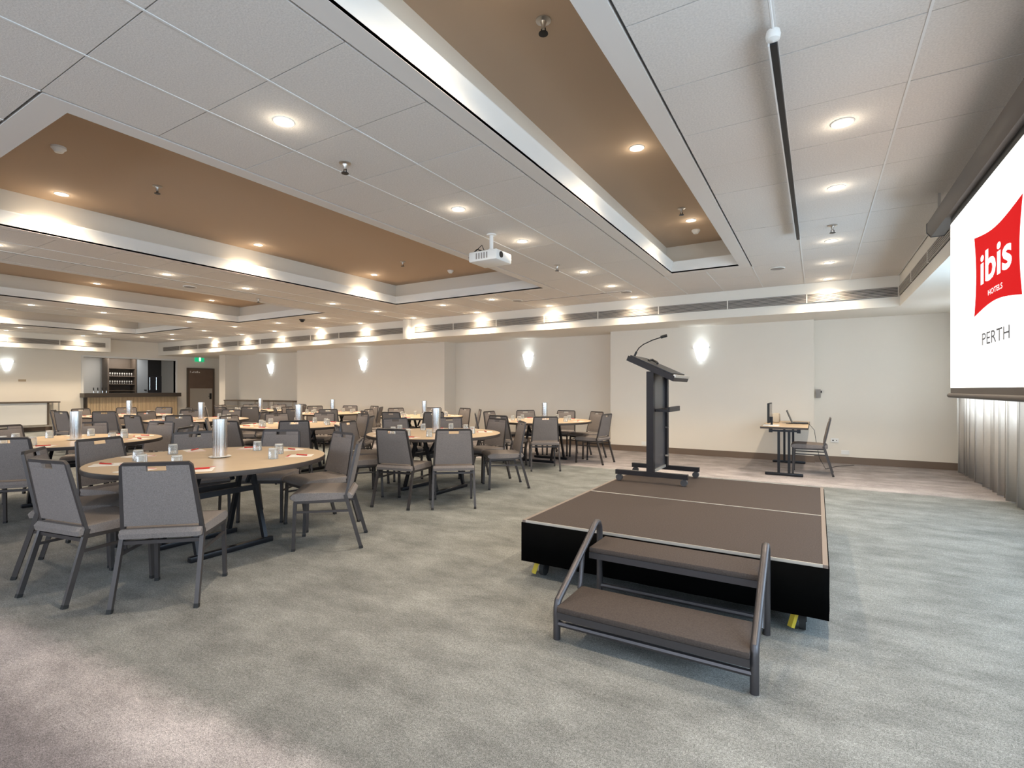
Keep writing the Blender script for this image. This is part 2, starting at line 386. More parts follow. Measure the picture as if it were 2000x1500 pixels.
ks = list(range(-2, 37)); js = list(range(-8, 15))
sn, cs = math.sin(YAW), math.cos(YAW)
for k in ks:
    x1, x0 = min(gx(k), XB), max(gx(k + 1), XL)
    if x1 - x0 < .05: continue
    for j in js:
        y0, y1 = max(gy(j), YN), min(gy(j + 1), YB)
        if y1 - y0 < .04: continue
        cxm, cym = (x0 + x1) / 2, (y0 + y1) / 2
        if any(c[0] < cxm < c[1] for c in COF) and CY0 < cym < CY1: continue
        dep = -sn * cxm + cs * cym; u = 1000 + F_PX * (cs * cxm + sn * cym) / max(dep, .01)
        vis = dep > .8 and -120 < u < 2120 and 760 - F_PX * 1.73 / dep > -160
        cells.append((0 if vis else 1, math.hypot(cxm, cym), x0, x1, y0, y1))
cells.sort(); rest = MB()
for i, (nv, d, x0, x1, y0, y1) in enumerate(cells):
    if i < 300 and nv == 0:
        o = link('ceiling_tile', tile(x1 - x0 - .007, y1 - y0 - .006), ceil); o.location = ((x0 + x1) / 2, (y0 + y1) / 2, ZC + .0007 * random.choice((0, 0, 1, 2)))
    else: rest.box(x0 + .0035, x1 - .0035, y0 + .003, y1 - .003, ZC, ZC + .014)
ro = rest.build('ceiling_tiles_beyond', 'tile', ceil); ro['kind'] = 'stuff'
for k in range(-1, 37):                                  # slim rails between the tile rows
    x = gx(k)
    if x < XL or x > XB: continue
    inside = any(c[0] + .01 < x < c[1] - .01 for c in COF); onedge = any(min(abs(x - c[0]), abs(x - c[1])) < .01 for c in COF)
    for (a, b) in ([(YN, CY0), (CY1, YB)] if (inside or onedge) else [(YN, YB)]):
        MB().box(x - .006, x + .006, a, b, ZC - .004, ZC + .002).build('ceiling_rail', 'tbar', ceil)
for (c0, c1) in COF:
    x0, x1, y0, y1 = c0 + .014, c1 - .014, CY0 + .014, CY1 - .014; ix0, ix1, iy0, iy1 = c0 + BRD, c1 - BRD, CY0 + BRD + .02, CY1 - BRD
    m = MB()
    for (a, b, c, d) in ((x0, x1, y0, iy0), (x0, x1, iy1, y1), (x0, ix0, iy0, iy1), (ix1, x1, iy0, iy1)): m.box(a, b, c, d, ZC - .002, ZC + .02)
    m.build('coffer_frame', 'board', ceil)
    # lining: upright band, small inward lip; set-back side above it, tan top
    m = MB(); loop = lambda e, z: [(ix0 - e, iy0 - e, z), (ix1 + e, iy0 - e, z), (ix1 + e, iy1 + e, z), (ix0 - e, iy1 + e, z)]
    def band(rs, mb, mi=0):
        vs = [p for r in rs for p in r]; fs = [(i * 4 + q, i * 4 + (q + 1) % 4, i * 4 + 4 + (q + 1) % 4, i * 4 + 4 + q) for i in range(len(rs) - 1) for q in range(4)]
        mb.add(vs, fs, mi)
    band([loop(0, ZC), loop(0, ZC + .11), loop(-.03, ZC + .15), loop(-.03, ZC + .165), loop(.10, ZC + .165)], m); m.build('coffer_lining', 'lining', ceil)
    m = MB(); band([loop(.10, ZC + .165), loop(.10, ZC + .42)], m); m.build('coffer_side', 'tan_side', ceil)
    m = MB(); m.add(loop(.10, ZC + .42), [(0, 1, 2, 3)]); m.build('coffer_top', 'tan', ceil)
m = MB(); m.box(-8.80, -8.74, YN, YB - .1, ZC - .006, ZC + .004); m.build('partition_track', 'tbar', ceil)
m = MB(); m.box(-8.778, -8.762, YN, YB - .1, ZC - .007, ZC - .0055); m.build('partition_track_slot', 'cabinet', ceil)

# ------------------------------------------------------------------ ceiling fittings
def make_downlight():
    t = thing('downlight', 'x', 'ceiling light')
    MB().lathe([(.045, .0), (.062, -.006), (.068, -.002), (.068, .0)], 24).build('trim_ring', 'white', t)
    MB().lathe([(.0005, -.002), (.046, -.002)], 24, cap=False).build('lens', 'lens', t)
    register(t); return t
dl = make_downlight(); dlu = []
def downlight(x, y, z, label, group):
    o = place(dl, dlu, (x, y, z), 0, label, group)
    s = D.lights.new('downlight_beam', 'SPOT'); s.energy = SPOT_W; s.spot_size = math.radians(146); s.spot_blend = 1.0; s.shadow_soft_size = .045; s.color = (1, .83, .62)
    h = D.lights.new('downlight_halo', 'POINT'); h.energy = SPOT_W * .007; h.shadow_soft_size = .03; h.color = (1, .88, .70)
    ho = D.objects.new('downlight_halo', h); COL.objects.link(ho); ho.parent = o; ho.location = (0, 0, -.06)
    so = D.objects.new('downlight_beam', s); COL.objects.link(so); so.parent = o; so.location = (0, 0, -.014)
Ys = [2.08, 3.95, 5.19, 7.02, 8.22, 9.43]
rows = [(.14, Ys, 'between narrow coffer and screen'), (-2.96, Ys, 'between narrow coffer and broad coffer above the projector'),
        (-8.42, Ys, 'beside the partition track'), (-13.86, Ys, 'between the two coffers before the bar'), (-19.25, [3.95, 5.25, 7.1, 8.27, 9.2], 'before the bar wall'),
        (-20.46, [5.27, 7.1], 'close to the bar bulkhead')]
for x, ys, nm in rows:
    for i, y in enumerate(ys):
        downlight(x, y, ZC, 'round downlight %s, %s from the sconce-wall vent' % (nm, ORD[len(ys) - 1 - i]), 'downlights ' + nm)
for i, (x, y) in enumerate([(-4.77, 9.49), (-6.58, 9.48), (-10.3, 9.47), (-12.1, 9.54), (-15.6, 9.48), (-17.45, 9.51)]):
    downlight(x, y, ZC, 'round downlight hard by the sconce-wall vent, %s of its set from the stage' % ORD[i], 'downlights along the bulkhead')
for i, (x, y) in enumerate([(-5.39, 8.27), (-6.62, 8.31), (-10.3, 8.3), (-12.1, 8.34), (-15.6, 8.32), (-17.45, 8.33)]):
    downlight(x, y, ZC, 'round downlight behind a coffer end, %s of its set from the stage' % ORD[i], 'downlights at coffer ends')
for x, ys, nm in [(-1.38, [2.2, 4.48, 6.755], 'narrow coffer'), (-7.15, [2.29, 4.6, 6.92], 'broad coffer above the round tables'), (-12.6, [2.3, 4.6, 6.9], 'coffer past the partition track, bar side'),
                  (-9.95, [2.3, 4.6, 6.9], 'coffer past the partition, added track-side fill'), (-18.2, [2.3, 4.6, 6.9], 'coffer nearest the bar, added bar-side fill'), (-15.45, [2.3, 4.6, 6.9], 'coffer nearest the bar, added far-side fill')]:  # these track-side and bar-coffer rows are unseen, added to brighten the bar end
    for i, y in enumerate(ys): downlight(x, y, ZC + .42, 'round downlight in the %s, %s from the sconce wall' % (nm, ORD[2 - i]), 'downlights in the ' + nm)
spr = thing('fire_sprinkler', 'x', 'sprinkler')
MB().lathe([(.045, 0), (.045, -.006), (.02, -.012), (.012, -.03), (.012, -.05)], 14).build('escutcheon', 'steel', spr)
m = MB(); m.tube([(-.012, 0, -.05), (-.014, 0, -.075)], .004, 6); m.tube([(.012, 0, -.05), (.014, 0, -.075)], .004, 6); m.lathe([(.0005, -.075), (.028, -.077), (.028, -.082), (.0005, -.082)], 12); m.build('deflector', 'darkmetal', spr)
register(spr); su = []
for x, y, z, lb in [(-1.37, 2.65, 3.48, 'in the narrow coffer, end away from the sconce wall'), (-1.386, 6.25, 3.48, 'in the narrow coffer, sconce-wall end'),
                    (-6.0, 2.72, 3.48, 'in the broad coffer, end away from the sconce wall'), (-6.0, 6.45, 3.48, 'in the broad coffer, sconce-wall end'),
                    (-3.1, 2.70, ZC, 'in the tiles before the projector'), (-3.118, 6.45, ZC, 'in the tiles past the projector'),
                    (.139, 6.37, ZC, 'in the tiles beside the screen'), (-9.156, 5.89, ZC, 'past the partition track')]:
    place(spr, su, (x, y, z), 0, 'small metal fire sprinkler ' + lb)
sm = thing('smoke_detector', 'x', 'smoke detector')
MB().lathe([(.055, 0), (.055, -.018), (.042, -.03), (.03, -.05), (.0005, -.052)], 20).build('housing', 'white', sm); register(sm); smu = []
for x, y, lb in [(-5.78, 1.83, 'broad coffer, end away from the sconce wall'), (-1.407, 7.2, 'narrow coffer'), (-5.7, 7.37, 'broad coffer, sconce-wall end')]:
    place(sm, smu, (x, y, 3.48), 0, 'white round smoke detector in the ' + lb)
spk = thing('ceiling_speaker', 'x', 'speaker')
MB().lathe([(.10, 0), (.10, -.008), (.092, -.010)], 24, cap=False).build('rim', 'white', spk); MB().lathe([(.0005, -.007), (.093, -.007)], 24, cap=False).build('grille', 'speaker', spk)
register(spk); spu = []
for x, y, lb in [(-.49, 8.23, 'in the tiles beyond the narrow coffer'), (-3.6, 5.83, 'next to the projector'), (-9.1, 4.62, 'past the partition track'), (-13.86, 4.61, 'between the coffers before the bar'),
                 (-2.92, 8.84, 'near the bulkhead, on the stage side'), (-5.03, 8.62, 'at the end of the broad coffer')]:
    place(spk, spu, (x, y, ZC), 0, 'round grey ceiling speaker ' + lb)
dm = thing('dome_camera', 'black dome camera on the ceiling near the bulkhead past the partition track', 'camera', (-10.98, 8.22, ZC))
MB().lathe([(.07, 0), (.07, -.02), (.05, -.03)], 20).build('mount', 'darkmetal', dm); MB().lathe([(.05, -.03), (.045, -.05), (.025, -.066), (.0005, -.07)], 20).build('dome', 'black', dm)
sd = thing('slot_diffuser', 'thin dark slot air diffuser in the tiles behind the broad coffer', 'air vent', (-3.9, 8.75, ZC))
MB().box(-1.2, 1.0, -.03, .03, -.006, 0).build('flange', 'board', sd); MB().box(-1.18, .98, -.01, .01, -.0075, -.006).build('slot', 'ventdark', sd)
# hanging track with near-end bracket
ht = thing('ceiling_track', 'long black tube hung under the tiles near the screen', 'track', (-.18, 4.6, ZC))
MB().bar([(0, -1.86, -.06), (0, 1.86, -.06)], .03, .045).build('rail', 'black', ht)
m = MB(); m.box(-.024, -.016, -1.86, 1.86, -.085, -.035); m.build('rail_edge', 'tbar', ht)
for y in (-1.84, -.2, 1.6): MB().tube([(0, y, -.04), (0, y, 0)], .008, 6).build('hanger', 'tbar', ht)
m = MB(); m.lathe([(.0005, -.03), (.03, -.02), (.034, 0), (.03, .02), (.0005, .03)], 12, (0, -1.88, -.05)); m.build('end_cap', 'white', ht)
MB().tube([(0, -1.9, -.03), (0, -4.5, -.012)], .007, 6).build('conduit', 'tbar', ht)

# projector
pj = thing('projector', 'white ceiling projector on a short pole with black cable', 'projector', (-3.13, 4.79, ZC))
m = MB(); m.lathe([(.055, 0), (.055, -.012), (.022, -.014), (.022, -.16), (.034, -.165), (.034, -.20)], 16); m.build('mount_pole', 'white', pj)
bd = MB().box(-.20, .17, -.16, .16, -.325, -.21, bev=.018).build('projector_body', 'white', pj)
ln = MB().tube([(.16, -.07, -.262), (.178, -.07, -.262)], .034, 16).build('projector_lens', 'black', pj)
for i in range(5): MB().box(-.10 + i * .034, -.084 + i * .034, -.162, -.159, -.30, -.235).build('vent_slit', 'speaker', pj)
m = MB(); m.tube([(0, -.03, -.185), (-.08, -.05, -.19), (-.15, -.06, -.16), (-.20, -.07, -.20), (-.255, -.07, -.24), (-.25, -.07, -.29), (-.20, -.07, -.29)], .007, 6)
m.tube([(-.06, -.05, -.19), (-.09, -.055, -.12), (-.16, -.06, -.17)], .005, 6); m.build('cable', 'black', pj)

# projection screen
XS = .92
ps = thing('projection_screen', 'lowered projection screen showing a red cushion logo, dark roller case', 'screen', (XS, 4.11, 1.3))
Y0, Y1 = -1.205, 1.205
oct_ = [(-.075, -.03), (-.045, -.07), (.045, -.07), (.075, -.03), (.075, .05), (.045, .08), (-.045, .08), (-.075, .05)]
MB().prism(oct_, Y0 - .42, 1.77, fn=lambda a, b, z: (a + .005, z, 1.47 + b)).build('roller_case', 'screencase', ps)
MB().prism([(a * 1.04, b * 1.04) for a, b in oct_], 1.77, 1.79, fn=lambda a, b, z: (a + .005, z, 1.47 + b)).build('case_end', 'darkmetal', ps)
for y in (1.70, -1.4): MB().bar([(.005, y, 1.55), (.005, y, 1.76)], .012, .02).build('bracket', 'steel', ps)
MB().box(-.002, .002, Y0, Y1, 0.02, 1.42).build('screen_sheet', 'black', ps)
img = MB().box(-.004, -.002, Y0 + .006, Y1 - .006, .04, 1.345).build('projected_picture', 'screen', ps)
MB().tube([(0, Y0 - .02, -.02), (0, Y1 + .05, -.02)], .018, 10).build('weight_bar', 'screencase', ps); MB().box(-.003, .003, Y0, Y1, -.02, .04).build('hem', 'screencase', ps)
# logo lies in the picture: local u runs to the viewer's right (world -y), v up
def lpt(y, z, dx): return (-.005 - dx, y - 4.11, z - 1.3)
cn = [(4.582, 1.819), (3.64, 1.823), (3.63, 2.345), (4.582, 2.35)]; poly = []
for i in range(4):
    a, b = cn[i], cn[(i + 1) % 4]; mid = ((cn[0][0] + cn[2][0]) / 2, (cn[0][1] + cn[2][1]) / 2)
    for q in range(10):
        t = q / 10; sag = .17 * 4 * t * (1 - t) if i % 2 == 0 else .10 * 4 * t * (1 - t)
        y = a[0] + (b[0] - a[0]) * t; z = a[1] + (b[1] - a[1]) * t
        poly.append((y + (mid[0] - y) * sag, z + (mid[1] - z) * sag))
MB().prism(poly, 0, .001, fn=lambda a, b, z: lpt(a, b, z)).build('logo_cushion', 'logo_red', img)
def text_mesh(name, body, y_left, y_right, z_bot, z_top, dx, matn, parent, bold=0.0):
    c = D.curves.new(name, 'FONT'); c.body = body; c.offset = bold; c.resolution_u = 3
    to = D.objects.new(name, c); COL.objects.link(to); dg = bpy.context.evaluated_depsgraph_get()
    me = D.meshes.new_from_object(to.evaluated_get(dg)); D.objects.remove(to); D.curves.remove(c)
    xsv = [v.co.x for v in me.vertices]; ysv = [v.co.y for v in me.vertices]; a, b, c0, c1 = min(xsv), max(xsv), min(ysv), max(ysv)
    for v in me.vertices:
        u = (v.co.x - a) / (b - a); t = (v.co.y - c0) / (c1 - c0)
        v.co = Vector(lpt(y_left + (y_right - y_left) * u, z_bot + (z_top - z_bot) * t, dx))
    me.materials.clear(); me.materials.append(M[matn]); o = link(name, me, parent); return o
text_mesh('logo_word', 'ibis', 4.42, 3.80, 2.003, 2.205, .002, 'screen', img, .022)
text_mesh('logo_small_word', 'HOTELS', 4.25, 3.965, 1.912, 1.945, .002, 'screen', img, .0)
text_mesh('city_word', 'PERTH', 4.385, 3.835, 1.612, 1.688, .002, 'logo_grey', img, .004)

# sconces
sc = thing('wall_sconce', 'x', 'wall light')
prof = [(.055, -.16), (.075, -.13), (.15, .15), (.147, .15), (.072, -.128), (.0005, -.15)]
MB().lathe(prof, 16, a0=PI, a1=2 * PI).build('glass_shade', 'sconce', sc)
m = MB(); m.box(-.16, .16, -.012, 0, .10, .125); m.box(-.05, .05, -.012, 0, -.17, -.13); m.build('wall_bracket', 'steel', sc)
for sx in (-1, 1): MB().tube([(sx * .15, -.004, .112), (sx * .165, -.03, .112)], .01, 8).build('clip', 'steel', sc)
register(sc); scu = []
for x, y, rz, lb in [(-2.0, 10.75, 0, 'white panel behind the lectern'), (-6.24, 11.25, 0, 'recess behind the round table nearest the lectern'),
                     (-11.54, 10.75, 0, 'long panel between the two recesses'), (-16.72, 11.25, 0, 'recess nearest the bar end')]:
    o = place(sc, scu, (x, y, 2.05), rz, 'glowing white tapered wall sconce on the ' + lb)
    l = D.lights.new('sconce_glow', 'SPOT'); l.energy = 1.2; l.spot_size = math.radians(120); l.spot_blend = 1; l.color = (.80, .91, 1); l.shadow_soft_size = .05
    lo = D.objects.new('sconce_glow', l); COL.objects.link(lo); lo.parent = o; lo.location = (0, -.10, .17); lo.rotation_euler = (PI, 0, 0)
o = place(sc, scu, (XL, 5.5, 2.05), PI / 2, 'glowing white tapered wall sconce on the wall beside the bar')

# ------------------------------------------------------------------ stage, steps, lectern
SX0, SX1 = -1.80, .05
def stage_unit(y0, y1, label):
    t = thing('stage_platform', label, 'stage', ((SX0 + SX1) / 2, (y0 + y1) / 2, 0)); hx, hy = (SX1 - SX0) / 2, (y1 - y0) / 2
    MB().box(-hx + .025, hx - .025, -hy + .012, hy - .012, .36, .40).build('deck', 'stage', t)
    for s in (-1, 1): MB().box(min(s * hx, s * (hx - .025)), max(s * hx, s * (hx - .025)), -hy, hy, .35, .402).build('side_edge', 'stagetrim', t)
    for s in (-1, 1): MB().box(-hx + .025, hx - .025, min(s * hy, s * (hy - .006)), max(s * hy, s * (hy - .006)), .35, .402).build('end_edge', 'alu', t)
    m = MB(); m.box(-hx + .1, hx - .1, -hy + .1, -hy + .15, .10, .36); m.box(-hx + .1, hx - .1, hy - .15, hy - .1, .10, .36); m.build('frame', 'darkmetal', t)
    for sx in (-1, 1):
        for sy in (-1, 1):
            x, y = sx * (hx - .12), sy * (hy - .10)
            lg = MB(); lg.box(x - .02, x + .02, y - .02, y + .02, .05, .36); lg.build('leg', 'darkmetal', t)
            wm = MB(); wm.tube([(x - .016, y, .05), (x + .016, y, .05)], .05, 14); wm.build('castor', 'rubber', t)
            if sy < 0: MB().bar([(x - .03, y - .03, .115), (x - .055, y - .055, .02)], .03, .022).build('brake_lever', 'yellow', t)
    return t
s1 = stage_unit(3.16, 4.39, 'low black-skirted stage unit with carpeted top, next to the steps')
s2 = stage_unit(4.39, 5.65, 'low carpeted stage unit carrying the lectern')
def skirt(t, pts):
    vs = []; fs = []; n = 0; P = []
    for (a, b) in zip(pts[:-1], pts[1:]):
        L_ = math.hypot(b[0] - a[0], b[1] - a[1]); k = max(2, int(L_ / .05))
        for i in range(k): P.append((a[0] + (b[0] - a[0]) * i / k, a[1] + (b[1] - a[1]) * i / k))
    P.append(pts[-1])
    for i, p in enumerate(P): wv = .003 * math.sin(i * 1.3); vs += [(p[0] + wv, p[1] + wv, .112), (p[0], p[1], .385)]
    for i in range(len(P) - 1): fs.append((2 * i, 2 * i + 2, 2 * i + 3, 2 * i + 1))
    o = MB().add(vs, fs, 0, True).build('skirt', 'blackcloth', t); o.modifiers.new('cloth', 'SOLIDIFY').thickness = .004
hx = (SX1 - SX0) / 2 + .006; hy1 = .615 + .006; hy2 = .63 + .006
skirt(s1, [(-hx, hy1 - .01), (-hx, -hy1), (hx, -hy1), (hx, hy1 - .01)]); skirt(s2, [(hx, -hy2 + .01), (hx, hy2), (-hx, hy2), (-hx, -hy2 + .01)])
# steps
stp = thing('stage_steps', 'two-tread carpeted steps with looped metal side rails, against the stage', 'steps', (-.713, 2.78, 0))
for sx in (-1, 1):
    x = sx * .478
    m = MB(); arc = [(x, -.32, 0), (x, -.32, .16), (x, -.305, .20), (x, .17, .455), (x, .21, .483), (x, .245, .497), (x, .28, .487), (x, .30, .455), (x, .305, .40), (x, .305, 0)]
    m.tube(arc, .0195, 10, up=(1, 0, 0)); m.build('side_rail', 'stepmetal', stp)
    m = MB(); m.tube([(x, -.02, .165), (x, .0, .20), (x, .03, .36)], .014, 8, up=(1, 0, 0)); m.build('strut', 'stepmetal', stp)
for z, y0, y1, nm in ((.19, -.36, -.02, 'tread'), (.385, .085, .355, 'tread')):
    MB().box(-.462, .462, y0, y1, z - .032, z, bev=.008).build(nm, 'stage', stp)
    m = MB(); m.box(-.462, .462, y0 + .004, y0 + .03, z - .068, z - .032); m.box(-.462, .462, y1 - .03, y1 - .004, z - .068, z - .032); m.build('tread_frame', 'stepmetal', stp)
MB().tube([(-.478, -.32, .085), (.478, -.32, .085)], .016, 8).build('cross_bar', 'stepmetal', stp); MB().tube([(-.478, .305, .085), (.478, .305, .085)], .016, 8).build('cross_bar', 'stepmetal', stp)
# lectern on the stage, its sloping top facing the screen
lc = thing('lectern', 'dark metal lectern on castors with sloping top and gooseneck microphone, on stage', 'lectern', (-1.41, 5.30, .404))
for sy in (-1, 1):
    y = sy * .27
    bm_ = MB().box(-.355, .355, y - .025, y + .025, .064, .110).build('foot', 'lectern', lc)
    for sx in (-1, 1): MB().tube([(sx * .32, y - .02, .032), (sx * .32, y + .02, .032)], .032, 16).build('castor', 'castor', lc)
    MB().box(-.035, .035, y - .03, y + .03, .095, 1.10).build('post', 'lectern', lc)
MB().box(-.008, .008, -.24, .24, .12, 1.10).build('panel', 'lectpanel', lc); MB().box(-.02, .02, -.24, .24, .095, .12).build('rail', 'alu', lc)
m = MB(); m.box(.0, .17, -.22, .22, .70, .725); m.build('shelf', 'lectern', lc); MB().box(.15, .17, -.22, .22, .725, .75).build('shelf_lip', 'lectern', lc)
def tilt(a, b, z): return (a, z, b)
MB().prism([(-.235, 1.215), (.225, 1.00), (.235, 1.025), (.24, 1.05), (-.215, 1.262)], -.31, .31, fn=tilt).build('top', 'lectern', lc)
MB().prism([(-.205, 1.258), (.20, 1.07), (.205, 1.08), (-.20, 1.268)], -.28, .28, fn=tilt).build('reading_surface', 'darkmetal', lc)
MB().prism([(.225, 1.045), (.245, 1.035), (.25, 1.06), (.232, 1.068)], -.31, .31, fn=tilt).build('paper_lip', 'steel', lc)
mc = MB(); mc.tube([(-.215, -.12, 1.255), (-.19, -.12, 1.31)], .011, 8); mc.tube([(-.19, -.12, 1.31), (-.165, -.115, 1.35), (-.12, -.11, 1.385), (-.03, -.10, 1.425), (.06, -.10, 1.45)], .0055, 8); mc = mc.build('microphone', 'black', lc)
m = MB(); m.tube([(.055, -.10, 1.449), (.075, -.10, 1.456), (.105, -.10, 1.462), (.115, -.10, 1.464)], .015, 10); m.build('microphone_head', 'rubber', mc)
m = MB(); m.tube([(-.10, .0, 1.225), (-.07, .04, 1.232), (-.02, .03, 1.205), (.0, -.02, 1.19)], .012, 8); m.build('pen_mic_cable', 'black', lc)
for z in (.22, .52): MB().tube([(.02, .22, z), (.055, .22, z)], .012, 8).build('knob', 'chrome', lc)

# ------------------------------------------------------------------ banquet chair
def make_chair():
    t = thing('banquet_chair', 'x', 'chair')
    sp = [(-.205, .415), (.0, .408), (.25, .405), (.285, .425), (.288, .448), (.262, .470), (.2, .479), (-.19, .470), (-.212, .445)]
    m = MB(); st_ = [(-.228, .86), (-.219, .96), (-.205, 1), (.205, 1), (.219, .96), (.228, .86)]; k = len(sp); vs = []; fs = []
    for x, s in st_: vs += [(x, .04 + (y - .04) * (1 - (1 - s) * .25), .443 + (z - .443) * s) for y, z in sp]
    for i in range(len(st_) - 1):
        for q in range(k): r = (q + 1) % k; fs.append((i * k + q, (i + 1) * k + q, (i + 1) * k + r, i * k + r))
    fs += [list(range(k)), [(len(st_) - 1) * k + q for q in range(k)][::-1]]
    m.add(vs, fs, 0, True); m.build('seat', 'fabric', t)
    def by(z): return -.155 - (z - .44) * .21 - .05 * max(0, .62 - z) * 0       # plane of the back
    def hw(z): return .212 - (z - .44) * .07
    m = MB()
    def pad(z0, z1, xa, xb, nz, bulge=.012):                                    # padded slab of the back, rounded towards its rim
        nx = 8; vs = []; fs = []
        for side in (0, 1):
            for i in range(nz + 1):
                z = z0 + (z1 - z0) * i / nz; wv = hw(z)
                for j in range(nx + 1):
                    u = xa + (xb - xa) * j / nx; b_ = bulge * min(1, 6 * (j / nx) * (1 - j / nx)) * min(1, 6 * (i / nz) * (1 - i / nz) + .25)
                    vs.append((u * wv, by(z) + (.010 + b_ if side == 0 else -.010 - b_ * .6), z))
        g = (nz + 1) * (nx + 1)
        for i in range(nz):
            for j in range(nx):
                a = i * (nx + 1) + j; fs.append((a, a + 1, a + nx + 2, a + nx + 1)); fs.append((g + a, g + a + nx + 1, g + a + nx + 2, g + a + 1))
        rim = [j for j in range(nx + 1)] + [i * (nx + 1) + nx for i in range(1, nz + 1)] + [nz * (nx + 1) + j for j in range(nx - 1, -1, -1)] + [i * (nx + 1) for i in range(nz - 1, 0, -1)]
        for a, b in zip(rim, rim[1:] + rim[:1]): fs.append((a, g + a, g + b, b))
        m.add(vs, fs, 0, True)
    pad(.487, .832, -1, 1, 8); pad(.832, .866, -1, -.30, 2, .006); pad(.832, .866, .30, 1, 2, .006); m.build('backrest', 'fabric', t)
    fr = MB()
    pth = [(-.222, by(.44), .44), (-hw(.7) - .010, by(.7), .7), (-hw(.86) - .006, by(.86), .862), (-hw(.87) + .008, by(.875), .876), (hw(.87) - .008, by(.875), .876), (hw(.86) + .006, by(.86), .862), (hw(.7) + .010, by(.7), .7), (.222, by(.44), .44)]
    fr.bar(pth, .026, .018, up=(0, 1, .2)); fr.build('back_frame', 'frame', t)
    for s in (-1, 1):
        m = MB(); m.bar([(s * .224, -.152, .452), (s * .234, -.275, .022)], .024, .028, up=(0, 1, .3)); m.bar([(s * .234, -.275, .022), (s * .2345, -.2815, 0)], .026, .030, 1, up=(0, 1, .3)); m.build('leg', ['frame', 'rubber'], t)
        m = MB(); m.bar([(s * .212, .245, .40), (s * .216, .258, .02)], .024, .026, up=(0, 1, 0)); m.bar([(s * .216, .258, .02), (s * .216, .2585, 0)], .026, .028, 1, up=(0, 1, 0)); m.build('leg', ['frame', 'rubber'], t)
        m = MB(); m.bar([(s * .215, .247, .318), (s * .226, -.188, .318)], .012, .018); m.build('stretcher', 'frame', t)
    m = MB()
    for s in (-1, 1): m.bar([(s * .212, .255, .398), (s * .222, -.16, .405)], .024, .022)
    m.bar([(-.212, .245, .398), (.212, .245, .398)], .022, .02); m.bar([(-.224, -.168, .385), (.224, -.168, .385)], .018, .022); m.build('seat_frame', 'frame', t)
    register(t); return t
chair = make_chair(); chu = []

# round folding table
RT, ZT = .88, .745
def make_table():
    t = thing('round_table', 'x', 'table')
    MB().lathe([(.0005, ZT), (RT - .006, ZT), (RT - .006, ZT - .026), (.0005, ZT - .026)], 64).build('tabletop', 'oak', t)
    MB().lathe([(RT - .006, ZT - .001), (RT, ZT - .003), (RT + .002, ZT - .016), (RT, ZT - .036), (RT - .03, ZT - .038), (RT - .03, ZT - .026)], 64, cap=False).build('edge_band', 'edge', t)
    for sx in (-1, 1):
        ft = MB().box(sx * .27 - .028, sx * .27 + .028, -.345, .345, 0, .045, bev=.008).build('foot', 'darkmetal', t)
        for sy in (-1, 1): MB().bar([(sx * .27, sy * .28, .045), (sx * .055, sy * .28, .712)], .04, .032, up=(0, 1, 0)).build('leg', 'darkmetal', t)
        MB().bar([(sx * .132, -.30, .47), (sx * .132, .30, .47)], .035, .045).build('cross_bar', 'darkmetal', t)
    for sy in (-1, 1):
        m = MB(); m.bar([(-.30, sy * .28, .700), (.30, sy * .28, .700)], .035, .035); m.bar([(-.22, sy * .22, .70), (-.11, sy * .22, .52)], .022, .03, up=(0, 1, 0)); m.bar([(.22, sy * .22, .70), (.11, sy * .22, .52)], .022, .03, up=(0, 1, 0)); m.build('folding_bracket', 'darkmetal', t)
    register(t); return t
table = make_table(); tbu = []

# tableware prototypes
gl = thing('drinking_glass', 'x', 'glass')       # turned upside down
MB().lathe([(.039, 0), (.041, .0), (.035, .088), (.0335, .0905), (.0005, .0905), (.0005, .078), (.031, .077), (.038, .002)], 16).build('tumbler', 'glass', gl); MB().lathe([(.0005, .081), (.0315, .081), (.0325, .088), (.0005, .0885)], 14).build('thick_base', 'ceramic', gl); register(gl); glu = []
wc = thing('steel_water_jug', 'x', 'jug')
MB().lathe([(.0005, .001), (.056, .001), (.056, .314), (.0585, .314), (.0585, .324), (.052, .324), (.052, .02), (.0005, .018)], 36).build('vessel', 'chrome', wc); register(wc); wcu = []
pl = thing('saucer', 'x', 'saucer'); MB().lathe([(.0005, .003), (.055, .003), (.085, .012), (.087, .010), (.055, 0), (.0005, 0)], 24).build('plate', 'ceramic', pl); register(pl); plu = []
pd = thing('notepad', 'x', 'notepad'); MB().box(-.074, .074, -.105, .105, 0, .003).build('sheets', 'paper', pd); MB().box(-.074, .074, .085, .105, .003, .0036).build('binding', 'red', pd); register(pd); pdu = []
pe = thing('red_pen', 'x', 'pen')
MB().tube([(-.066, 0, .0055), (.05, 0, .0055)], .0055, 8).build('barrel', 'red', pe); m = MB(); m.tube([(.05, 0, .0055), (.058, 0, .0055)], .004, 8); m.tube([(.058, 0, .0055), (.066, 0, .0055)], .0018, 6); m.build('tip', 'chrome', pe); MB().bar([(-.066, 0, .0125), (-.03, 0, .0125)], .004, .002).build('clip', 'chrome', pe); register(pe); peu = []

